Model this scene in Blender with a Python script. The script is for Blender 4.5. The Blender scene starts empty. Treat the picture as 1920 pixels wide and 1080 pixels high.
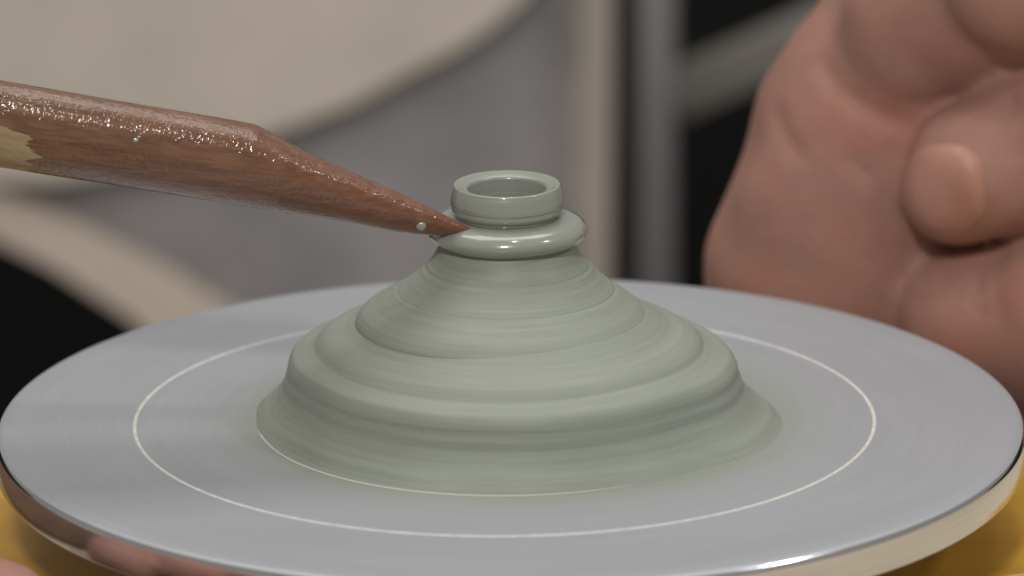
import bpy, math, random
import numpy as np
from mathutils import Vector, Matrix, noise

# ------------------------------------------------------------------ units
# the wheel head is 100 mm across; 1 unit = 1/1915 of that (lengths below are in units, S turns them into metres)
S = 0.100 / 1915.0
TH = math.radians(17.5)          # how far above the wheel plane the camera sits
DIST = 10480.0                   # camera to wheel centre, in units
PITCH = TH - math.atan(243.0 / DIST)
ROLL = math.radians(-0.45)

scene = bpy.context.scene
col = scene.collection

# ------------------------------------------------------------------ camera
cam_data = bpy.data.cameras.new('camera')
cam = bpy.data.objects.new('camera', cam_data)
col.objects.link(cam)
CAM = Vector((8.0, -DIST * math.cos(TH), DIST * math.sin(TH)))
cam.location = CAM * S
cam.rotation_mode = 'XYZ'
R_CAM = (Matrix.Rotation(math.pi / 2 - PITCH, 3, 'X') @ Matrix.Rotation(ROLL, 3, 'Z'))
cam.rotation_euler = R_CAM.to_euler('XYZ')
cam_data.sensor_width = 36.0
cam_data.lens = 36.0 * DIST / 1920.0
cam_data.clip_start = 0.01
cam_data.clip_end = 20.0
cam_data.dof.use_dof = True
cam_data.dof.focus_distance = (DIST - 190) * S
APERTURE_MM = 7.4
cam_data.dof.aperture_fstop = cam_data.lens / APERTURE_MM
scene.camera = cam

# ------------------------------------------------------------------ ambient light of the room
world = bpy.data.worlds.new('World')
scene.world = world
world.use_nodes = True
bg = world.node_tree.nodes['Background']
bg.inputs['Color'].default_value = (0.95, 0.90, 0.84, 1)
bg.inputs['Strength'].default_value = 0.29

# ------------------------------------------------------------------ lamps
def area(name, loc, target, sx, sy, power, color):
    d = bpy.data.lights.new(name, 'AREA')
    d.shape = 'RECTANGLE'; d.size = sx; d.size_y = sy
    d.energy = power; d.color = color
    o = bpy.data.objects.new(name, d); col.objects.link(o)
    o.location = loc
    o.rotation_euler = (Vector(target) - Vector(loc)).to_track_quat('-Z', 'Y').to_euler()
    return o
area('ceiling_lamp', (-0.05, 0.26, 0.92), (0, 0, 0.01), 1.00, 0.60, 5.8, (1.0, 0.97, 0.94))
area('front_lamp', (-0.08, -0.66, 0.56), (0, 0, 0.01), 0.095, 0.055, 3.2, (1.0, 0.98, 0.95))
area('desk_lamp', (0.55, -0.17, 0.56), (0, 0, 0.01), 0.035, 0.07, 0.9, (0.96, 0.98, 1.0))
area('side_lamp', (0.06, -0.16, 0.66), (0, 0, 0.01), 0.035, 0.020, 0.30, (1.0, 0.98, 0.95))

scene.view_settings.view_transform = 'Standard'
scene.view_settings.look = 'None'
scene.view_settings.exposure = 0.0
scene.view_settings.gamma = 1.0
scene.view_settings.use_curve_mapping = False
scene.cycles.use_denoising = True
scene.cycles.max_bounces = 8

# ------------------------------------------------------------------ helpers
def at(px, py, Y):
    """a point of the place (in units), given where it is seen and how far behind the wheel axis it stands"""
    d = R_CAM @ Vector(((px - 960.0) / DIST, -(py - 540.0) / DIST, -1.0))
    t = (Y - CAM.y) / d.y
    return CAM + d * t
def sc_at(Y):
    return (Y * math.cos(TH) + DIST) / DIST
def axis_h(py):
    return at(952, py, 0.0).z

def mesh_obj(name, verts, faces, mat, parent=None, smooth=True, origin=None):
    """verts in units; origin in units (mesh stored relative to it)"""
    v = np.asarray(verts, float)
    o0 = np.zeros(3) if origin is None else np.asarray(origin, float)
    me = bpy.data.meshes.new(name)
    me.from_pydata(((v - o0) * S).tolist(), [], [tuple(int(i) for i in f) for f in faces])
    me.update()
    if smooth:
        me.polygons.foreach_set('use_smooth', [True] * len(me.polygons))
    me.materials.append(mat)
    o = bpy.data.objects.new(name, me)
    col.objects.link(o)
    o.location = Vector(o0) * S
    if parent is not None:
        o.parent = parent
        o.location = (Vector(o0) * S) - parent.location
    return o
def empty(name, loc=(0, 0, 0)):
    o = bpy.data.objects.new(name, None)
    o.empty_display_size = 0.01
    col.objects.link(o)
    o.location = Vector(loc) * S
    return o
def tag(o, label, cat, group=None):
    o['label'] = label; o['category'] = cat
    if group: o['group'] = group
    return o

def lathe(prof, nseg, warp=None, close_bottom=False, closed=False):
    prof = np.asarray(prof, float); n = len(prof)
    a = np.linspace(0, 2 * np.pi, nseg, endpoint=False)
    rr = prof[:, 0][:, None]; zz = prof[:, 1][:, None]
    if warp is None:
        R = np.repeat(rr, nseg, 1); Z = np.repeat(zz, nseg, 1); DX = DY = 0
    else:
        R, Z, DX, DY = warp(rr, zz, a[None, :])
    X = R * np.cos(a)[None, :] + DX; Y = R * np.sin(a)[None, :] + DY
    v = np.stack([X, Y, Z + 0 * X], -1).reshape(-1, 3)
    f = []
    rng = n if closed else n - 1
    j = np.arange(nseg); k = (j + 1) % nseg
    for i in range(rng):
        p = i * nseg; q = ((i + 1) % n) * nseg
        f.extend(np.stack([p + j, q + j, q + k, p + k], 1).tolist())
    return v, f

def resample(pts, n):
    """Catmull-Rom through the points, n samples evenly along the curve"""
    p = np.asarray(pts, float)
    pp = np.vstack([2 * p[0] - p[1], p, 2 * p[-1] - p[-2]])
    out = []
    for i in range(len(p) - 1):
        p0, p1, p2, p3 = pp[i:i + 4]
        for t in np.linspace(0, 1, 24, endpoint=False):
            out.append(0.5 * ((2 * p1) + (-p0 + p2) * t + (2 * p0 - 5 * p1 + 4 * p2 - p3) * t * t + (-p0 + 3 * p1 - 3 * p2 + p3) * t ** 3))
    out.append(p[-1]); out = np.array(out)
    s = np.concatenate([[0], np.cumsum(np.linalg.norm(np.diff(out, axis=0), axis=1))])
    u = np.linspace(0, s[-1], n)
    return np.stack([np.interp(u, s, out[:, 0]), np.interp(u, s, out[:, 1])], 1)

# ---- implicit surfaces for the hands: rounded cones blended together, then surface nets
def sd_cone(P, a, b, r1, r2):
    a = np.asarray(a, float); b = np.asarray(b, float)
    ba = b - a; l2 = (ba * ba).sum()
    t = np.clip(((P - a) @ ba) / l2, 0, 1)
    return np.linalg.norm(P - a - t[..., None] * ba, axis=-1) - (r1 + (r2 - r1) * t)
def sd_ell(P, c, r, M=None):
    q = P - np.asarray(c, float)
    if M is not None: q = q @ np.asarray(M)
    r = np.asarray(r, float)
    k0 = np.linalg.norm(q / r, axis=-1); k1 = np.linalg.norm(q / (r * r), axis=-1)
    return k0 * (k0 - 1) / np.maximum(k1, 1e-9)
def smin(a, b, k):
    h = np.clip(0.5 + 0.5 * (b - a) / k, 0, 1)
    return b + (a - b) * h - k * h * (1 - h)
def surface_nets(fn, lo, hi, step):
    lo = np.asarray(lo, float); hi = np.asarray(hi, float)
    n = np.ceil((hi - lo) / step).astype(int) + 1
    ax = [lo[i] + step * np.arange(n[i]) for i in range(3)]
    G = np.stack(np.meshgrid(*ax, indexing='ij'), -1)
    F = fn(G)
    ins = F < 0
    c = n - 1
    cnt = np.zeros(c, int); acc = np.zeros(tuple(c) + (3,))
    offs = [(i, j, k) for i in (0, 1) for j in (0, 1) for k in (0, 1)]
    def sub(A, o): return A[o[0]:o[0] + c[0], o[1]:o[1] + c[1], o[2]:o[2] + c[2]]
    for o in offs:
        for d in range(3):
            if o[d] == 0:
                o2 = list(o); o2[d] = 1
                f0 = sub(F, o); f1 = sub(F, o2)
                m = (f0 < 0) != (f1 < 0)
                t = np.where(m, f0 / np.where(m, f0 - f1, 1), 0)
                p = np.zeros(tuple(c) + (3,)); p[...] = o
                p[..., d] = t
                acc += np.where(m[..., None], p, 0); cnt += m
    has = cnt > 0
    idx = -np.ones(c, int); idx[has] = np.arange(has.sum())
    cell = np.argwhere(has)
    v = lo + step * (cell + acc[has] / cnt[has][:, None])
    faces = []
    for d in range(3):
        e1, e2 = [(1, 2), (2, 0), (0, 1)][d]
        s0 = [slice(1, c[0]), slice(1, c[1]), slice(1, c[2])]
        sa = list(s0); sb = list(s0)
        sa[d] = slice(0, c[d]); sb[d] = slice(1, c[d] + 1)
        A = ins[tuple(sa)]; B = ins[tuple(sb)]
        ch = np.argwhere(A != B)
        if len(ch) == 0: continue
        base = ch.copy()
        for q in range(3):
            if q != d: base[:, q] += 1
        flip = A[tuple(ch.T)]
        def g(de1, de2):
            b = base.copy(); b[:, e1] += de1; b[:, e2] += de2
            return idx[tuple(b.T)]
        quad = np.stack([g(-1, -1), g(0, -1), g(0, 0), g(-1, 0)], 1)
        quad[~flip] = quad[~flip][:, ::-1]
        faces.append(quad)
    return v, np.vstack(faces)

# ------------------------------------------------------------------ materials
class NT:
    def __init__(self, name):
        self.m = bpy.data.materials.new(name); self.m.use_nodes = True
        self.t = self.m.node_tree; self.b = self.t.nodes['Principled BSDF']
    def n(self, kind, **kw):
        x = self.t.nodes.new(kind)
        for k, v in kw.items():
            if k.startswith('_'): setattr(x, k[1:], v)
            else: x.inputs[k.replace('__', ' ')].default_value = v
        return x
    def l(self, a, b): self.t.links.new(a, b)
    def set(self, **kw):
        for k, v in kw.items(): self.b.inputs[k.replace('__', ' ')].default_value = v
    def ramp(self, fac, stops, interp='LINEAR'):
        r = self.t.nodes.new('ShaderNodeValToRGB'); r.color_ramp.interpolation = interp
        e = r.color_ramp.elements
        while len(e) < len(stops): e.new(0.5)
        for i, (p, c) in enumerate(stops):
            e[i].position = p; e[i].color = c if len(c) == 4 else (*c, 1)
        self.l(fac, r.inputs['Fac']); return r
    def math(self, op, a, b=None, clamp=False):
        x = self.t.nodes.new('ShaderNodeMath'); x.operation = op; x.use_clamp = clamp
        for i, s in enumerate((a, b)):
            if s is None: continue
            if isinstance(s, (int, float)): x.inputs[i].default_value = s
            else: self.l(s, x.inputs[i])
        return x.outputs[0]
    def mix(self, fac, a, b, blend='MIX'):
        x = self.t.nodes.new('ShaderNodeMix'); x.data_type = 'RGBA'; x.blend_type = blend
        for s, i in ((fac, 0), (a, 6), (b, 7)):
            if isinstance(s, (int, float)): x.inputs[i].default_value = s
            elif isinstance(s, tuple): x.inputs[i].default_value = s if len(s) == 4 else (*s, 1)
            else: self.l(s, x.inputs[i])
        return x.outputs[2]
    def bump(self, h, strength, dist):
        b = self.n('ShaderNodeBump', Strength=strength, Distance=dist)
        self.l(h, b.inputs['Height']); self.l(b.outputs[0], self.b.inputs['Normal']); return b
    def pos(self):
        return self.n('ShaderNodeTexCoord').outputs['Object']
    def polar(self):
        """(angle-stretched) turning coordinates: radius, height, unit direction"""
        sep = self.n('ShaderNodeSeparateXYZ'); self.l(self.pos(), sep.inputs[0])
        r2 = self.math('ADD', self.math('MULTIPLY', sep.outputs[0], sep.outputs[0]), self.math('MULTIPLY', sep.outputs[1], sep.outputs[1]))
        r = self.math('SQRT', r2)
        inv = self.math('DIVIDE', 1.0, self.math('MAXIMUM', r, 1e-6))
        return r, sep.outputs[2], self.math('MULTIPLY', sep.outputs[0], inv), self.math('MULTIPLY', sep.outputs[1], inv)
    def combine(self, x, y, z):
        c = self.n('ShaderNodeCombineXYZ')
        for i, s in enumerate((x, y, z)):
            if isinstance(s, (int, float)): c.inputs[i].default_value = s
            else: self.l(s, c.inputs[i])
        return c.outputs[0]
    def noise(self, vec, scale, detail=3.0, rough=0.5):
        x = self.n('ShaderNodeTexNoise', Scale=scale, Detail=detail, Roughness=rough)
        self.l(vec, x.inputs['Vector']); return x.outputs['Fac']

CLAY = (0.243, 0.263, 0.226)
def clay_material(name, rough, wet, streak=0.22, fine=0.35):
    k = NT(name)
    r, z, cx, cy = k.polar()
    # throwing streaks: fine along radius/height, long around the axis
    v = k.combine(k.math('MULTIPLY', r, 1 / S * 0.012), k.math('MULTIPLY', z, 1 / S * 0.05), k.math('MULTIPLY', cx, 0.35))
    n1 = k.noise(v, 3.0, 4.0, 0.6)
    v2 = k.combine(k.math('MULTIPLY', r, 1 / S * 0.05), k.math('MULTIPLY', z, 1 / S * 0.2), k.math('MULTIPLY', cy, 0.5))
    n2 = k.noise(v2, 2.2, 2.0, 0.5)
    dark = tuple(c * (1 - streak * 1.3) for c in CLAY); light = tuple(min(1, c * (1 + streak)) for c in CLAY)
    c = k.ramp(n1, [(0.25, dark), (0.75, light)]).outputs[0]
    c = k.mix(k.math('MULTIPLY', n2, 0.25), c, (0.33, 0.35, 0.305))
    pn = k.noise(k.pos(), 260.0, 3.0, 0.55)
    c = k.mix(k.math('MULTIPLY', pn, 0.25), c, (0.19, 0.215, 0.165))
    k.l(c, k.b.inputs['Base Color'])
    rr = k.ramp(n2, [(0.3, (rough - 0.06,) * 3), (0.7, (rough + 0.08,) * 3)]).outputs[0]
    k.l(rr, k.b.inputs['Roughness'])
    k.set(Coat__Weight=wet, Coat__Roughness=0.06, Specular__IOR__Level=0.45)
    grain = k.noise(k.pos(), 9000.0, 2.0, 0.6)
    hgt = k.math('ADD', k.math('MULTIPLY', n2, 1.0), k.math('MULTIPLY', grain, 0.25))
    k.bump(hgt, fine, 4e-5)
    return k.m

M = {}
M['clay_mound'] = clay_material('matte_clay', 0.52, 0.0, 0.12, 0.40)
M['clay_wet'] = clay_material('wet_clay', 0.30, 0.55, 0.07, 0.10)
M['clay_collar'] = clay_material('slick_clay', 0.22, 0.9, 0.03, 0.02)
M['clay_skirt'] = clay_material('slurry_clay', 0.55, 0.0, 0.10, 0.35)

def wheel_material():
    k = NT('turned_aluminium')
    r, z, cx, cy = k.polar()
    v = k.combine(k.math('MULTIPLY', r, 1 / S * 0.09), k.math('MULTIPLY', cx, 1.2), k.math('MULTIPLY', cy, 1.2))
    n = k.noise(v, 1.6, 4.0, 0.6)
    big = k.noise(k.combine(k.math('MULTIPLY', r, 1 / S * 0.006), k.math('MULTIPLY', cx, 0.9), k.math('MULTIPLY', cy, 0.9)), 2.0, 2.0, 0.5)
    metal = k.ramp(n, [(0.2, (0.385, 0.40, 0.428)), (0.8, (0.455, 0.47, 0.498))]).outputs[0]
    metal = k.mix(k.math('MULTIPLY', big, 0.6), metal, (0.32, 0.33, 0.355))
    # film of dried slip, ragged, its fade painting the turning clay's blurred dark halo
    edge = k.math('ADD', k.math('MULTIPLY', r, 1 / S), k.math('MULTIPLY', k.math('SUBTRACT', big, 0.5), 90.0))
    edge = k.math('ADD', edge, k.math('MULTIPLY', cx, -18.0))
    film = k.ramp(k.math('DIVIDE', edge, 1000.0), [(0.47, (0.95,) * 3), (0.505, (0.72,) * 3), (0.545, (0.42,) * 3), (0.60, (0.18,) * 3), (0.69, (0,) * 3)], 'EASE').outputs[0]
    c = k.mix(film, metal, (0.225, 0.245, 0.205))
    k.l(c, k.b.inputs['Base Color'])
    k.l(k.math('MULTIPLY', k.math('SUBTRACT', 1.0, film), 0.55), k.b.inputs['Metallic'])
    k.set(Roughness=0.50)
    k.bump(n, 0.05, 2e-5)
    return k.m
M['wheel'] = wheel_material()
def polished():
    k = NT('polished_aluminium')
    r, z, cx, cy = k.polar()
    n = k.noise(k.combine(k.math('MULTIPLY', z, 1 / S * 0.12), k.math('MULTIPLY', cx, 0.8), k.math('MULTIPLY', cy, 0.8)), 2.0, 3.0)
    c = k.ramp(n, [(0.2, (0.60, 0.60, 0.60)), (0.8, (0.74, 0.74, 0.75))]).outputs[0]
    k.l(c, k.b.inputs['Base Color'])
    k.set(Metallic=1.0, Roughness=0.17)
    return k.m
M['rim'] = polished()
def ring_mat():
    k = NT('pale_scribed_line')
    n = k.noise(k.pos(), 900.0, 2.0)
    c = k.ramp(n, [(0.3, (0.48, 0.47, 0.43)), (0.7, (0.62, 0.60, 0.54))]).outputs[0]
    k.l(c, k.b.inputs['Base Color']); k.set(Roughness=0.6)
    return k.m
M['ring'] = ring_mat()
def veiled_ring():
    k = NT('scribed_line_under_slip')
    r, z, cx, cy = k.polar()
    n = k.noise(k.pos(), 500.0, 3.0)
    v = k.math('ADD', k.math('ADD', k.math('MULTIPLY', cx, 0.9), k.math('MULTIPLY', cy, 0.8)), k.math('MULTIPLY', n, 0.35))
    m = k.ramp(k.math('ADD', v, 0.85), [(0.0, (0.15,) * 3), (0.45, (0.45,) * 3), (0.85, (1,) * 3)]).outputs[0]
    c = k.mix(m, (0.56, 0.54, 0.48), (0.235, 0.255, 0.215))
    k.l(c, k.b.inputs['Base Color']); k.set(Roughness=0.55)
    return k.m
M['ring_veiled'] = veiled_ring()

# ------------------------------------------------------------------ setting: table and what stands far behind
def table_material():
    k = NT('yellow_wood')
    sep = k.n('ShaderNodeMapping'); sep.inputs['Scale'].default_value = (18, 60, 60)
    k.l(k.pos(), sep.inputs['Vector'])
    n = k.noise(sep.outputs[0], 1.0, 5.0, 0.6)
    c = k.ramp(n, [(0.25, (0.30, 0.145, 0.016)), (0.5, (0.50, 0.275, 0.028)), (0.78, (0.62, 0.37, 0.045))]).outputs[0]
    k.l(c, k.b.inputs['Base Color']); k.set(Roughness=0.38)
    k.bump(n, 0.15, 2e-4)
    return k.m
M['table'] = table_material()
def box(name, lo, hi, mat, parent=None, bev=0.0, origin=None):
    (x0, y0, z0), (x1, y1, z1) = lo, hi
    v = [(x0, y0, z0), (x1, y0, z0), (x1, y1, z0), (x0, y1, z0), (x0, y0, z1), (x1, y0, z1), (x1, y1, z1), (x0, y1, z1)]
    f = [(3, 2, 1, 0), (4, 5, 6, 7), (0, 1, 5, 4), (1, 2, 6, 5), (2, 3, 7, 6), (3, 0, 4, 7)]
    o = mesh_obj(name, v, f, mat, parent, smooth=False, origin=origin)
    if bev:
        m = o.modifiers.new('bevel', 'BEVEL'); m.width = bev * S; m.segments = 3
    return o
TABLE_Z = -230
def brown_wood():
    k = NT('dark_brown_wood')
    mp = k.n('ShaderNodeMapping'); mp.inputs['Scale'].default_value = (14, 120, 50); k.l(k.pos(), mp.inputs['Vector'])
    n = k.noise(mp.outputs[0], 1.0, 5.0, 0.6)
    c = k.ramp(n, [(0.25, (0.07, 0.030, 0.012)), (0.75, (0.14, 0.062, 0.026))]).outputs[0]
    k.l(c, k.b.inputs['Base Color']); k.set(Roughness=0.45); k.bump(n, 0.15, 2e-4)
    return k.m
M['brown'] = brown_wood()
def tan_top():
    k = NT('pale_tan_table')
    n = k.noise(k.pos(), 25.0, 4.0, 0.6)
    c = k.ramp(n, [(0.3, (0.46, 0.39, 0.28)), (0.7, (0.54, 0.47, 0.35))]).outputs[0]
    k.l(c, k.b.inputs['Base Color']); k.set(Roughness=0.6); k.bump(n, 0.1, 2e-4)
    return k.m
M['tan'] = tan_top()
t = box('table_top', (-5200, -4200, TABLE_Z - 700), (5200, 760, TABLE_Z - 60), M['tan'], bev=20)
t['kind'] = 'structure'
# yellow board under the wheel: rounded corners, eased edge
def rounded_board(name, x0, x1, y0, y1, rad, z0, z1, mat, ease):
    pts = []
    for cx, cy, a0 in ((x1 - rad, y1 - rad, 0), (x0 + rad, y1 - rad, 90), (x0 + rad, y0 + rad, 180), (x1 - rad, y0 + rad, 270)):
        for q in range(13):
            a = math.radians(a0 + 90 * q / 12); pts.append((cx, cy, math.cos(a), math.sin(a)))
    n = len(pts); V = []
    for (dr, z) in ((0, z0), (0, z1 - ease), (-ease * 0.3, z1 - ease * 0.3), (-ease, z1)):
        for cx, cy, c, si in pts: V.append((cx + (rad + dr) * c, cy + (rad + dr) * si, z))
    F = [tuple(range(n))[::-1], tuple(range(3 * n, 4 * n))]
    for l in range(3):
        for q in range(n): F.append((l * n + q, l * n + (q + 1) % n, (l + 1) * n + (q + 1) % n, (l + 1) * n + q))
    return mesh_obj(name, V, F, mat, None, smooth=False, origin=((x0 + x1) / 2, (y0 + y1) / 2, z0))
bo = rounded_board('base_board', -1075, 1110, -280, 750, 260, TABLE_Z - 60, TABLE_Z, M['table'], 12)
tag(bo, 'yellow wooden board lying under the wheel', 'board')
def fabric(name, base, var, scale=60.0):
    k = NT(name)
    n = k.noise(k.pos(), scale, 3.0)
    c = k.ramp(n, [(0.3, tuple(x * (1 - var) for x in base)), (0.7, tuple(x * (1 + var) for x in base))]).outputs[0]
    k.l(c, k.b.inputs['Base Color']); k.set(Roughness=0.9, Specular__IOR__Level=0.2)
    w = k.noise(k.pos(), 2500.0, 1.0); k.bump(w, 0.3, 2e-4)
    return k.m
M['beige'] = fabric('beige_cloth', (0.62, 0.55, 0.475), 0.10, 30)
M['trim'] = fabric('beige_trim', (0.60, 0.51, 0.425), 0.05, 20)
M['grey'] = fabric('grey_cloth', (0.335, 0.318, 0.316), 0.22, 34)
M['black'] = fabric('black_backdrop', (0.006, 0.006, 0.006), 0.2, 10)
def dull_metal(name, base):
    k = NT(name)
    n = k.noise(k.pos(), 40.0, 2.0)
    c = k.ramp(n, [(0.3, tuple(x * 0.9 for x in base)), (0.7, tuple(x * 1.1 for x in base))]).outputs[0]
    k.l(c, k.b.inputs['Base Color']); k.set(Roughness=0.55, Metallic=0.0)
    return k.m
M['post'] = dull_metal('grey_painted_metal', (0.145, 0.137, 0.139))
M['bar'] = dull_metal('taupe_painted_metal', (0.23, 0.213, 0.19))

YB = 13500.0
b0 = at(960, 540, YB)
bd = box('backdrop', (b0.x - 20000, YB, b0.z - 8000), (b0.x + 20000, YB + 120, b0.z + 5000), M['black'])
bd['kind'] = 'structure'

def slab(name, pts, Y, thick, mat, parent=None, sag=0.0, seed=0, n=40, origin=None):
    """an outline (seen as pts) filled as a cloth of real thickness, with soft folds"""
    P = [at(x, y, Y) for x, y in pts]
    poly = np.array([[p.x, p.z] for p in P])
    lo = poly.min(0); hi = poly.max(0)
    me = bpy.data.meshes.new('tmp')
    import bmesh
    bm = bmesh.new()
    vs = [bm.verts.new((p[0], 0, p[1])) for p in poly]
    f = bm.faces.new(vs)
    bmesh.ops.triangulate(bm, faces=[f])
    for _ in range(4):
        bmesh.ops.subdivide_edges(bm, edges=[e for e in bm.edges if e.calc_length() > (hi - lo).max() / 14], cuts=1)
        bmesh.ops.triangulate(bm, faces=bm.faces[:])
    for v in bm.verts:
        q = Vector((v.co.x / 900.0 + seed, v.co.z / 900.0, seed * 1.7))
        v.co.y = Y + sag * noise.noise(q)
    r = bmesh.ops.solidify(bm, geom=bm.faces[:], thickness=thick)
    bmesh.ops.recalc_face_normals(bm, faces=bm.faces[:])
    bm.verts.ensure_lookup_table(); bm.verts.index_update()
    V = [tuple(v.co) for v in bm.verts]; F = [[v.index for v in f.verts] for f in bm.faces]
    bm.free(); bpy.data.meshes.remove(me)
    return mesh_obj(name, V, F, mat, parent, smooth=False, origin=origin)

mat_o = rounded_board('wooden_bat', -3000, -1130, -470, 740, 120, TABLE_Z - 60, TABLE_Z - 20, M['brown'], 8)
tag(mat_o, 'dark brown wooden board left of the wheel, mirrored in its polished rim', 'board')

# grey cloth panel with pale bound edges
YP = 8400.0
org = at(600, 900, YP)
panel = empty('cloth_panel', org)
tag(panel, 'grey cloth panel with pale beige bound edges, out of focus behind the wheel', 'cloth panel')
slab('panel_cloth', [(-300, 180), (-40, 352), (150, 418), (330, 510), (470, 600), (620, 720), (1090, 720), (1092, 300), (1090, -300), (-300, -300)], YP, 60, M['grey'], panel, 20, 2.0)
slab('edge_binding', [(-400, 200), (-250, 205), (-40, 345), (150, 415), (330, 507), (470, 597), (600, 715), (380, 715), (250, 588), (100, 492), (-40, 424), (-400, 270)], YP - 90, 70, M['trim'], panel, 60, 5.0)
slab('edge_binding', [(1085, -300), (1150, -300), (1148, 200), (1140, 720), (1075, 720), (1083, 250)], YP - 90, 70, fabric('taupe_trim', (0.40, 0.355, 0.315), 0.05, 20), panel, 40, 7.0)
# pale beige cloth hanging in front of it
drape = slab('hanging_cloth', [(-500, -500), (1120, -500), (1050, -120), (985, -15), (920, 40), (856, 82), (765, 128), (662, 184), (560, 222), (470, 252), (300, 300), (100, 330), (-500, 340)], YP - 120, 70, M['beige'], None, 30, 11.0, origin=at(300, 330, YP - 120))
tag(drape, 'pale beige cloth hanging across the blurred upper left background', 'cloth')
# metal stand at the right, black beyond
YS = 8700.0
stand = empty('metal_stand', at(1228, 1000, YS))
tag(stand, 'blurred grey metal stand with upright post and slanting crossbar behind the hand', 'stand')
def rod(name, a, b, rx, ry, mat, parent):
    """flat-oval tube between two points (units)"""
    a = Vector(a); b = Vector(b); d = (b - a).normalized()
    side = d.cross(Vector((0, 1, 0))).normalized(); fw = side.cross(d)
    V = []; F = []; n = 20
    for p in (a, b):
        for i in range(n):
            an = 2 * math.pi * i / n
            c, s = math.cos(an), math.sin(an)
            c = math.copysign(abs(c) ** 0.5, c); s = math.copysign(abs(s) ** 0.5, s)
            V.append(p + side * rx * c + fw * ry * s)
    for i in range(n): F.append((i, (i + 1) % n, n + (i + 1) % n, n + i))
    F.append(tuple(range(n))[::-1]); F.append(tuple(range(n, 2 * n)))
    return mesh_obj(name, [tuple(v) for v in V], F, mat, parent)
rod('post', at(1232, -500, YS), at(1222, 1500, YS), 68, 50, M['post'], stand)
rod('crossbar', at(1262, 178, YS + 30), at(2100, -190, YS + 500), 92, 40, M['bar'], stand)

# ------------------------------------------------------------------ wheel head
wheel = empty('wheel_head', (3, 0, TABLE_Z))
tag(wheel, 'round grey aluminium wheel head carrying the clay', 'potters wheel')
RW = 962.0
TK = 72.0
top = [(2.0, 0.0), (300, 0.0), (600, 0.0), (800, 0.0), (900, 0.0), (RW - 16, 0.0), (RW - 10, -1.0), (RW - 5, -3.5)]
v, f = lathe(top[::-1], 256)
v[:, 0] += 3
f.append(list(range(len(v) - 256, len(v))))
mesh_obj('wheel_face', v, f, M['wheel'], wheel, origin=(3, 0, 0))
rim = [(RW - 5, -3.5), (RW - 2.0, -7), (RW - 0.6, -11), (RW, -16), (RW, -TK + 5), (RW - 2, -TK + 1.5), (RW - 7, -TK), (700, -TK), (120, -TK), (2, -TK)]
v, f = lathe(rim[::-1], 256)
v[:, 0] += 3
mesh_obj('rim', v, f, M['rim'], wheel, origin=(3, 0, 0))
shaft = [(150, -TK + 2), (150, -120), (90, -128), (90, TABLE_Z + 40), (190, TABLE_Z + 30), (190, TABLE_Z)]
v, f = lathe(shaft[::-1], 64)
v[:, 0] += 3
mesh_obj('shaft', v, f, M['rim'], wheel, origin=(3, 0, 0))
for (r, w, ox, oy) in ((692, 3.9, -8, 0), (466, 2.0, -4, 0)):
    pr = [(r - w, -0.5), (r - w * 0.6, 0.9), (r + w * 0.6, 0.9), (r + w, -0.5)]
    v, f = lathe(pr[::-1], 256)
    v[:, 0] += ox; v[:, 1] += oy
    mesh_obj('scribed_ring', v, f, M['ring'] if r > 600 else M['ring_veiled'], wheel, origin=(3, 0, 0))

# ------------------------------------------------------------------ clay
rng = np.random.default_rng(7)
def ring_noise(n, scale, amp, seed):
    """fine uneven throwing grooves along a profile"""
    g = np.random.default_rng(seed)
    out = np.zeros(n)
    for octv in range(3):
        m = max(4, int(n / scale * 2 ** octv))
        c = g.normal(size=m + 3)
        x = np.linspace(0, m, n); i = x.astype(int); t = x - i; t = t * t * (3 - 2 * t)
        out += amp * (0.6 ** octv) * (c[i] * (1 - t) + c[i + 1] * t)
    return out
def H(prof):
    return [(r, axis_h(y)) for r, y in prof]
pot = empty('clay_pot', (0, 0, 0))
tag(pot, 'small grey green wet clay bottle being thrown on its mound of clay', 'clay pot')

# neck: inside up over the lip and down the outer wall
neck = resample(H([(6, 560), (36, 556), (54, 520), (62, 450), (67.5, 390), (72, 359), (73.2, 354), (75.5, 351), (80, 349), (87, 346.6), (93, 344.8), (96.5, 344.2), (99, 346), (100.3, 349.5),
                   (102.5, 356), (104.5, 366), (105.5, 374), (105, 380), (103.2, 383.5), (103.2, 386.5), (103.2, 390), (101, 394.5), (97, 398), (95.5, 400), (95, 403), (92, 406), (90, 415)]), 240)
nz = ring_noise(240, 7, 0.22, 3); nz[:110] *= 0.3
neck[:, 0] += nz
v, f = lathe(neck[::-1], 220)
mesh_obj('neck', v, f, M['clay_wet'], pot)
# collar: the rolled flange under the neck
collar = resample(H([(84, 416), (88, 405.5), (98, 404), (112, 405), (126, 408), (137, 413), (144, 420), (147.5, 427.5), (147, 434), (143, 441), (136, 446.5), (128, 450.5), (121, 454), (112, 460)]), 90)
collar[20:70, 0] += ring_noise(50, 12, 0.25, 5) * np.hanning(50)
def collar_warp(rr, zz, a):
    k = np.clip((rr - 100) / 47, 0, 1)
    R = rr + k * (0.9 * np.cos(2 * a + 0.7) + 0.6 * np.cos(3 * a - 1.2))
    Z = zz + k * (0.8 * np.cos(2 * a + 2.0) + 0.5 * np.cos(5 * a))
    return R, Z, 0, 0
v, f = lathe(collar[::-1], 220, collar_warp)
mesh_obj('collar', v, f, M['clay_collar'], pot)
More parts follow.
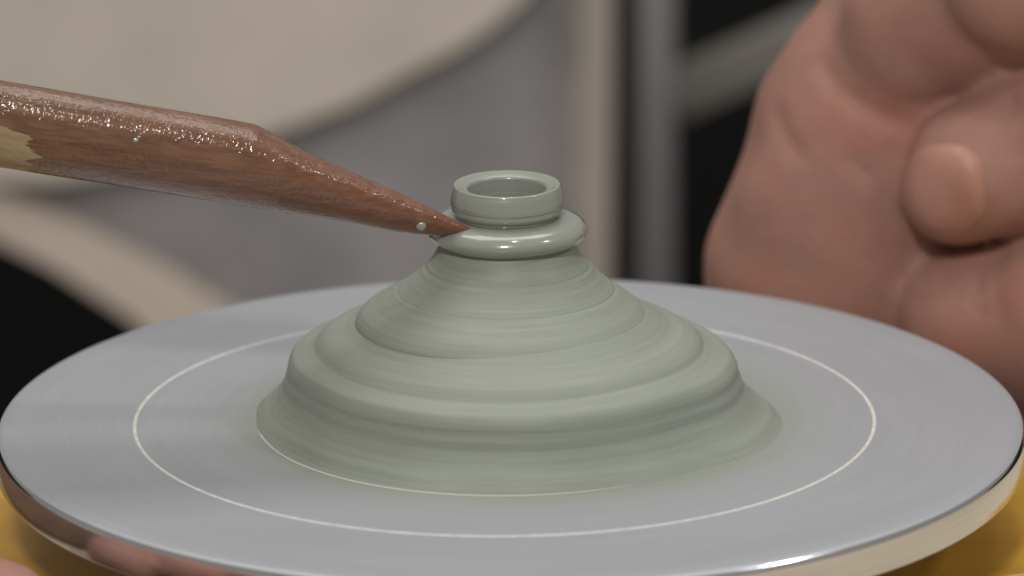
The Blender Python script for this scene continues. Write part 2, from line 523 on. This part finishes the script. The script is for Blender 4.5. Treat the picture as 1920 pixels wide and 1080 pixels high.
# mound: the shoulder cone below the collar
mound = resample(H([(110, 440), (119, 447), (123.5, 453), (127.5, 460), (131.5, 468), (137, 477.5), (145, 488.5), (155, 500), (168, 513), (186, 528), (205, 543), (223, 555), (240, 565.5), (256, 577), (267, 588), (272.5, 598), (273.5, 606), (271, 614), (262, 640)]), 330)
mn = ring_noise(330, 8, 0.20, 11); mn[:40] *= 0.4
mn *= np.interp(np.arange(330), [0, 60, 120, 200, 250, 330], [0.4, 1.0, 1.2, 1.0, 0.5, 0.3])
mn += -1.6 * np.exp(-((np.arange(330) - 88) / 3.5) ** 2) + 0.8 * np.exp(-((np.arange(330) - 97) / 4.0) ** 2) - 1.0 * np.exp(-((np.arange(330) - 168) / 2.5) ** 2)
mound[:, 0] += mn
def mound_warp(rr, zz, a):
    k = np.clip((rr - 150) / 110, 0, 1) ** 1.5
    return rr + k * (1.6 * np.cos(2 * a + 0.4) + 1.0 * np.cos(3 * a)), zz + 0 * a, -11.0 * k, 0
v, f = lathe(mound[::-1], 240, mound_warp)
mesh_obj('shoulder', v, f, M['clay_mound'], pot)
# skirt: the wide uneven foot of slurry spreading over the wheel
sk = resample(H([(245, 580), (262, 588.5), (274, 597), (287, 604.5), (305, 612), (326, 620), (342, 627.5), (352, 635), (359, 642), (367, 648), (379, 652.5), (393, 657.5), (401, 663), (406, 671), (409.5, 683), (412, 698), (415.5, 714), (421, 730), (429, 745), (439, 758), (449, 768), (456, 777.5), (461, 785.5)]), 300)
sk[:, 0] += ring_noise(300, 30, 0.9, 21)
Rmax = sk[-1, 0]
def skirt_warp(rr, zz, a):
    k = np.clip((rr - 262) / 150, 0, 1)
    g = 3.2 * np.cos(a - 0.3) + 2.6 * np.cos(2 * a + 1.1) + 2.0 * np.cos(3 * a + 2.0) + 1.4 * np.cos(5 * a + 0.5) + 0.9 * np.cos(9 * a + 3)
    k2 = np.clip((rr - 380) / 81, 0, 1) ** 1.1
    g2 = 50 * np.clip(np.cos(a + 0.05), 0, 1) ** 2 + 26 * np.clip(-np.cos(a + 0.35), 0, 1) ** 3 + 20 * np.clip(np.sin(a), 0, 1) + 6 * np.cos(4 * a + 1) + 4 * np.cos(7 * a + 2) + 3 * np.cos(13 * a) - 10
    zk = np.clip((rr - 270) / 60, 0, 1) * np.clip(zz / 60, 0, 1)
    Z = zz + zk * (2.2 * np.cos(2 * a + 0.6) + 1.6 * np.cos(3 * a + 2.6) + 0.9 * np.cos(7 * a))
    return rr + k * g + k2 * g2, Z, 0, 0
v, f = lathe(sk[::-1], 300, skirt_warp)
mesh_obj('skirt', v, f, M['clay_skirt'], pot)

# ------------------------------------------------------------------ wooden modelling tool
def wood_material(x_bare):
    k = NT('varnished_wood')
    mp0 = k.n('ShaderNodeMapping'); mp0.inputs['Rotation'].default_value = (0, math.radians(-9.8), 0); k.l(k.pos(), mp0.inputs['Vector'])
    p = mp0.outputs[0]
    sep = k.n('ShaderNodeSeparateXYZ'); k.l(p, sep.inputs[0])
    mp = k.n('ShaderNodeMapping'); mp.inputs['Scale'].default_value = (90, 900, 900); k.l(p, mp.inputs['Vector'])
    g = k.noise(mp.outputs[0], 1.0, 6.0, 0.65)
    mp2 = k.n('ShaderNodeMapping'); mp2.inputs['Scale'].default_value = (260, 2400, 2400); k.l(p, mp2.inputs['Vector'])
    g2 = k.noise(mp2.outputs[0], 1.0, 3.0, 0.6)
    big = k.noise(p, 110.0, 2.0)
    c = k.ramp(g, [(0.25, (0.062, 0.028, 0.016)), (0.5, (0.122, 0.056, 0.031)), (0.75, (0.215, 0.115, 0.065))]).outputs[0]
    c = k.mix(k.math('MULTIPLY', k.ramp(g2, [(0.45, (0,) * 3), (0.62, (1,) * 3)]).outputs[0], 0.4), c, (0.27, 0.165, 0.105))
    # redder towards the worked point, browner up the shaft
    tt = k.ramp(k.math('ADD', k.math('MULTIPLY', sep.outputs[0], 1 / (900 * S)), 1.0), [(0.0, (0,) * 3), (1.0, (1,) * 3)]).outputs[0]
    c = k.mix(k.math('MULTIPLY', tt, 0.45), c, (0.19, 0.060, 0.036))
    c = k.mix(k.math('MULTIPLY', big, 0.35), c, (0.17, 0.075, 0.024))
    # bare wood where the varnish stops, with a ragged brushed end
    mp3 = k.n('ShaderNodeMapping'); mp3.inputs['Scale'].default_value = (30, 1100, 1100); k.l(p, mp3.inputs['Vector'])
    rag = k.noise(mp3.outputs[0], 1.0, 3.0, 0.7)
    xe = k.math('ADD', sep.outputs[0], k.math('MULTIPLY', k.math('SUBTRACT', rag, 0.5), 95 * S))
    zt = k.math('MULTIPLY', k.math('MAXIMUM', k.math('SUBTRACT', sep.outputs[2], (55 + 24) * S), 0.0), 6.0)
    bare = k.math('LESS_THAN', k.math('ADD', xe, zt), x_bare * S)
    pale = k.ramp(g, [(0.3, (0.30, 0.22, 0.125)), (0.7, (0.44, 0.35, 0.22))]).outputs[0]
    c = k.mix(bare, c, pale)
    k.l(c, k.b.inputs['Base Color'])
    rr = k.math('ADD', k.math('MULTIPLY', bare, 0.30), 0.42)
    k.l(rr, k.b.inputs['Roughness'])
    k.l(k.math('MULTIPLY', k.math('SUBTRACT', 1.0, bare), 0.8), k.b.inputs['Coat Weight'])
    k.set(Specular__IOR__Level=0.2, Coat__Roughness=0.035, Coat__IOR=1.5)
    mp4 = k.n('ShaderNodeMapping'); mp4.inputs['Scale'].default_value = (2300, 1900, 1900); k.l(p, mp4.inputs['Vector'])
    rip = k.noise(mp4.outputs[0], 1.0, 2.0, 0.55)
    h = k.math('ADD', k.math('MULTIPLY', rip, 1.0), k.math('MULTIPLY', g2, 0.5))
    bb = k.bump(h, 0.56, 2.0e-4)
    k.l(bb.outputs[0], k.b.inputs['Coat Normal'])
    return k.m
YT = -82.0
tip = at(889, 434, YT)
# outline of the stick seen from the camera: (x, upper edge, lower edge)
OUT = [(-900, -6, 172), (-300, 100, 269), (-100, 135, 300), (0, 152, 315), (100, 169, 331), (200, 186.5, 346), (300, 203, 362), (400, 219.5, 378), (450, 228, 386), (478, 233.8, 390.2), (486, 237.2, 391.5),
       (510, 249.5, 395), (550, 272, 401), (600, 296, 408.5), (650, 319, 416.5), (700, 340.5, 426), (740, 357.5, 434), (780, 376, 439.5), (820, 396, 441.5), (850, 411, 441.5), (868, 421.5, 440), (880, 427, 439), (888, 431, 437), (893, 433.5, 435.5)]
tool_V = []; tool_F = []
NS = 56
o_ = np.array(OUT, float)
xs = np.concatenate([np.linspace(-900, 0, 12)[:-1], np.linspace(0, 760, 120)[:-1], np.linspace(760, 893, 30)])
up = np.interp(xs, o_[:, 0], o_[:, 1]); lo_ = np.interp(xs, o_[:, 0], o_[:, 2])
kern = np.array([1, 2, 3, 2, 1.]) / 9
for i, x in enumerate(xs):
    pu = at(x, up[i], YT); pl = at(x, lo_[i], YT)
    c = (pu + pl) / 2; half = (pu - pl).length / 2
    upv = (pu - pl).normalized()
    dep = max(half, min(80.0, half * 1.12 + 1.0))
    fl = np.clip((x - 180) / 380.0, 0, 1) * 0.85        # how much of the upper side is pared to a flat
    fw = Vector((0, math.cos(TH), -math.sin(TH)))      # away from the camera
    # the stick leans a little away from the camera towards its butt
    yaw = (888 - x) * -0.05
    sec = []
    for j in range(NS):
        an = 2 * math.pi * j / NS
        cs, sn = math.cos(an), math.sin(an)
        u = sn * half; w = -cs * dep
        # pared flat: plane tilted towards the camera, running from the near ridge over the top
        nx, nz = -0.50, 0.866                        # (towards camera, up) in section
        dlim = half * (1.0 - 0.16 * fl)
        dd = (w / dep) * half * nx + u * nz
        if dd > dlim:
            ex = (dd - dlim) * fl
            u -= ex * nz * 0.75; w -= ex * nx * (dep / max(half, 1e-6)) * 0.75
        sec.append((u, w))
    um = max(q[0] for q in sec); ul = min(q[0] for q in sec)
    for u, w in sec:
        u = -half + (u - ul) / (um - ul) * 2 * half
        tool_V.append(tuple(c + upv * u + fw * (w + yaw)))
n = len(xs)
for i in range(n - 1):
    for j in range(NS):
        k = (j + 1) % NS
        tool_F.append((i * NS + j, i * NS + k, (i + 1) * NS + k, (i + 1) * NS + j))
tool_F.append(tuple(range(NS))[::-1]); tool_F.append(tuple(range((n - 1) * NS, n * NS)))
tool = empty('modelling_tool', tip)
tag(tool, 'pointed brown varnished wooden stick pressing its tip against the clay bottle', 'wooden tool')
# local x runs with the stick
shaft_o = mesh_obj('wooden_shaft', tool_V, tool_F, None or wood_material(-822), tool, origin=tip)
def blob(name, c, r, mat, parent, seed, flat=0.6, normal=(0, -1, 0.3)):
    V = []; F = []; nl, nm = 8, 14
    nrm = Vector(normal).normalized(); q = Vector((0, 0, 1)).rotation_difference(nrm)
    for i in range(nl + 1):
        th = math.pi * i / nl
        for j in range(nm):
            ph = 2 * math.pi * j / nm
            d = Vector((math.sin(th) * math.cos(ph), math.sin(th) * math.sin(ph), math.cos(th)))
            k = 1 + 0.18 * noise.noise(d * 1.6 + Vector((seed, 0, 0)))
            d2 = Vector((d.x, d.y, d.z * flat)) * r * k
            V.append(tuple(Vector(c) + q @ d2))
    for i in range(nl):
        for j in range(nm):
            k = (j + 1) % nm
            F.append((i * nm + j, (i + 1) * nm + j, (i + 1) * nm + k, i * nm + k))
    return mesh_obj(name, V, F, mat, parent)
def on_tool(px, py, r, seed, flat=0.55):
    # where the sight line meets the near side of the stick
    u_ = np.interp(px, o_[:, 0], o_[:, 1]); l_ = np.interp(px, o_[:, 0], o_[:, 2])
    half = (l_ - u_) / 2; q = ((u_ + l_) / 2 - py) / half
    w = min(80, half * 1.12) * math.sqrt(max(0, 1 - q * q))
    p = at(px, py, YT) - Vector((0, math.cos(TH), -math.sin(TH))) * (w - (888 - px) * -0.05)
    nr = Vector((0, -math.cos(TH), math.sin(TH))) * math.sqrt(max(0, 1 - q * q)) + Vector((0.15, math.sin(TH), math.cos(TH))) * q
    blob('clay_speck', p, r, M['clay_collar'], tool, seed, flat, nr)
on_tool(790, 425, 10, 1.0, 0.7)
on_tool(262, 267, 5.5, 2.0, 0.2); on_tool(268, 261, 3.4, 3.0, 0.2)

# ------------------------------------------------------------------ hands
def skin_material():
    k = NT('skin')
    p = k.pos()
    n1 = k.noise(p, 75.0, 3.0, 0.55); n2 = k.noise(p, 320.0, 3.0, 0.6)
    c = k.ramp(n1, [(0.3, (0.275, 0.150, 0.118)), (0.52, (0.35, 0.205, 0.165)), (0.72, (0.39, 0.175, 0.130))]).outputs[0]
    c = k.mix(k.math('MULTIPLY', n2, 0.65), c, (0.34, 0.148, 0.108))
    k.l(c, k.b.inputs['Base Color'])
    k.set(Roughness=0.55, Specular__IOR__Level=0.22, Subsurface__Weight=0.15, Subsurface__Scale=0.002)
    k.b.inputs['Subsurface Radius'].default_value = (1.0, 0.35, 0.2)
    w = k.n('ShaderNodeTexVoronoi', Scale=1400.0); k.l(p, w.inputs['Vector'])
    h = k.math('ADD', k.math('MULTIPLY', w.outputs['Distance'], 0.6), n2)
    k.bump(h, 0.25, 3e-4)
    return k.m
M['skin'] = skin_material()
def nail_material():
    k = NT('fingernail')
    n = k.noise(k.pos(), 200.0, 2.0)
    c = k.ramp(n, [(0.3, (0.40, 0.195, 0.14)), (0.7, (0.46, 0.24, 0.19))]).outputs[0]
    k.l(c, k.b.inputs['Base Color']); k.set(Roughness=0.45, Subsurface__Weight=0.2, Subsurface__Scale=0.002)
    return k.m
M['nail'] = nail_material()

YH = 1250.0
KH = sc_at(YH)
def hp(px, py, dy=0.0):
    return np.array(at(px, py, YH + dy))
def hand_base(P):
    # heel of the palm with the forearm leaving down and back behind the wheel
    d = smin(sd_cone(P, hp(1836, -80, 190), hp(1655, 255, 140), 225 * KH, 233 * KH), sd_cone(P, hp(1655, 255, 140), hp(1574, 520, 120), 236 * KH, 248 * KH), 60)
    d = smin(d, sd_cone(P, hp(1572, 510, 120), hp(1640, 1150, 900), 240 * KH, 250 * KH), 60)
    d = smin(d, sd_ell(P, hp(1600, 400, 20), (210 * KH, 150, 170 * KH)), 60)
    # body of the fist behind the fingers
    d = smin(d, sd_cone(P, hp(1850, 120, 330), hp(2020, 560, 330), 300, 330), 80)
    # thumb base fold at the top
    d1 = sd_cone(P, hp(1725, 58, -10), hp(1850, -40, -50), 150 * KH, 190 * KH)
    d = smin(d, d1, 34)
    d2 = sd_cone(P, hp(1905, -40, -215), hp(2150, -120, -120), 135 * KH, 160 * KH)
    d = smin(d, d2, 20)
    # first curled finger, nail towards the camera
    f1 = sd_cone(P, hp(2250, 250, 150), hp(1990, 262, -150), 175 * KH, 165 * KH)
    f1 = smin(f1, sd_cone(P, hp(1990, 262, -150), hp(1838, 318, -190), 160 * KH, 128 * KH), 30)
    f1 = smin(f1, sd_cone(P, hp(1838, 318, -190), hp(1788, 362, -190), 122 * KH, 96 * KH), 30)
    d = smin(d, f1, 34)
    # second curled finger
    f2 = sd_cone(P, hp(2250, 640, 150), hp(2010, 586, -170), 180 * KH, 182 * KH)
    f2 = smin(f2, sd_cone(P, hp(2010, 586, -170), hp(1820, 596, -140), 178 * KH, 138 * KH), 30)
    f2 = smin(f2, sd_ell(P, hp(1690, 572, -40), (62 * KH, 60, 75 * KH)), 40)
    d = smin(d, f2, 30)
    # third and fourth finger, lower down beside the wheel
    f3 = sd_cone(P, hp(2300, 960, 250), hp(2060, 900, 60), 165 * KH, 140 * KH)
    d = smin(d, f3, 14)
    # knuckles at the outer side
    d = smin(d, sd_cone(P, hp(2260, 150, 330), hp(2320, 900, 380), 260, 230), 60)
    d += 3.0 * np.sin(P[..., 0] * 0.021 + P[..., 2] * 0.013) * np.sin(P[..., 2] * 0.019 - 1.0) 
    return d
def on_skin(line):
    q = []
    for px, py in line:
        d = np.array((R_CAM @ Vector(((px - 960.0) / DIST, -(py - 540.0) / DIST, -1.0))).normalized())
        t = DIST + 300.0
        for _ in range(70): t += 0.8 * float(hand_base((np.array(CAM) + d * t)[None, :])[0])
        q.append(np.array(CAM) + d * (t - 2.0))
    return q
# fold lines of the skin, pressed into the surface
FOLDS = [(on_skin(l), r) for l, r in (
    ([(1452, 205), (1470, 255), (1502, 298)], 11),
    ([(1538, 118), (1572, 170), (1630, 206), (1700, 234)], 13),
    ([(1600, 300), (1650, 350), (1672, 420)], 9),
    ([(1845, 478), (1832, 540), (1840, 600)], 10),
    ([(1872, 470), (1866, 540), (1876, 610)], 9),
    ([(1862, 190), (1880, 240), (1884, 300)], 9),
    ([(1890, 170), (1912, 230), (1914, 300)], 8))]
def hand_sdf(P):
    d = hand_base(P)
    for q, r in FOLDS:
        g = None
        for a, b in zip(q[:-1], q[1:]):
            e = sd_cone(P, a, b, r, r); g = e if g is None else np.minimum(g, e)
        d = -smin(-d, g, 16.0)
    return d
lo = hp(1250, 1300, -520); lo[1] = YH - 480
hi = np.array([hp(2700, 0)[0], YH + 1250, hp(1500, -360)[2] + 60])
lo = np.array([hp(1270, 500)[0], YH - 480, hp(1500, 1250, 900)[2]])
v, f = surface_nets(hand_sdf, lo, hi, 16.0)
horg = hp(1700, 600, 200)
hand = empty('hand', horg)
tag(hand, 'bare curled hand close behind the right side of the wheel, one fingernail facing forward', 'hand')
ho = mesh_obj('skin', v, f, M['skin'], hand, origin=horg)
sm = ho.modifiers.new('smooth', 'SMOOTH'); sm.factor = 0.5; sm.iterations = 4
sb = ho.modifiers.new('subdivide', 'SUBSURF'); sb.levels = 1; sb.render_levels = 1
def nail(cx, cy, wpx, hpx, lean):
    """a nail plate lying on the finger: its outline is laid on the skin and raised a little"""
    nu, nv = 16, 18
    pts = []
    for i in range(nv + 1):
        tv = -1 + 2 * i / nv
        wsc = max((1 - abs(tv) ** 3.5) ** 0.5 if abs(tv) < 1 else 0.0, 0.18)
        for j in range(nu + 1):
            tu = -1 + 2 * j / nu
            pts.append((cx + tu * wsc * wpx / 2 + lean * tv, cy + tv * hpx / 2, max(abs(tu), abs(tv))))
    d = np.array([R_CAM @ Vector(((x - 960.0) / DIST, -(y - 540.0) / DIST, -1.0)) for x, y, e in pts])
    d /= np.linalg.norm(d, axis=1)[:, None]
    c = np.array(CAM); tt = np.full(len(pts), DIST + 300.0)
    for _ in range(60): tt += 0.8 * hand_sdf(c + d * tt[:, None])
    e = np.array([q[2] for q in pts])
    topl = c + d * (tt - 13.0 * (1 - e ** 6) + 6.0 * e ** 6)[:, None]
    V = np.vstack([topl, topl + d * 16.0]); F = []
    w = nu + 1; L = len(pts)
    for i in range(nv):
        for j in range(nu):
            a = i * w + j
            F.append((a, a + w, a + w + 1, a + 1)); F.append((L + a, L + a + 1, L + a + w + 1, L + a + w))
    bnd = [j for j in range(w)] + [i * w + nu for i in range(1, nv + 1)] + [nv * w + j for j in range(nu - 1, -1, -1)] + [i * w for i in range(nv - 1, 0, -1)]
    for q in range(len(bnd)):
        a, b = bnd[q], bnd[(q + 1) % len(bnd)]
        F.append((a, b, L + b, L + a))
    return mesh_obj('fingernail', V, F, M['nail'], hand, origin=horg)
nail(1777, 352, 150, 172, 4)

# fingertip of the other hand at the front left corner
YF = -620.0
def fp(x, y, z): return np.array((x, y, z), float)
def finger_sdf(P):
    d = sd_cone(P, fp(-915, -640, -172), fp(-1380, -690, -140), 116, 142)
    d = smin(d, sd_cone(P, fp(-1380, -690, -140), fp(-1850, -1000, -110), 142, 150), 40)
    d = smin(d, sd_cone(P, fp(-880, -880, -172), fp(-1330, -960, -150), 118, 142), 45)
    d = smin(d, sd_cone(P, fp(-1330, -960, -150), fp(-1850, -1250, -180), 140, 155), 30)
    d = smin(d, sd_cone(P, fp(-930, -1120, -172), fp(-1380, -1230, -150), 114, 138), 45)
    d = smin(d, sd_cone(P, fp(-1380, -1230, -150), fp(-1850, -1480, -180), 135, 150), 30)
    d = smin(d, sd_cone(P, fp(-1850, -1040, -150), fp(-1900, -1450, -150), 215, 205), 60)
    d = smin(d, sd_cone(P, fp(-1900, -1250, -140), fp(-2900, -1500, -60), 290, 250), 120)
    return d
v, f = surface_nets(finger_sdf, (-3000, -1900, -480), (-740, -420, 300), 22.0)
fo = fp(-1400, -1000, -290)
fh = mesh_obj('hand', v, f, M['skin'], None, origin=fo)
tag(fh, 'pink fingertip just showing in the bottom left corner before the wheel', 'hand')
sm = fh.modifiers.new('smooth', 'SMOOTH'); sm.factor = 0.5; sm.iterations = 3
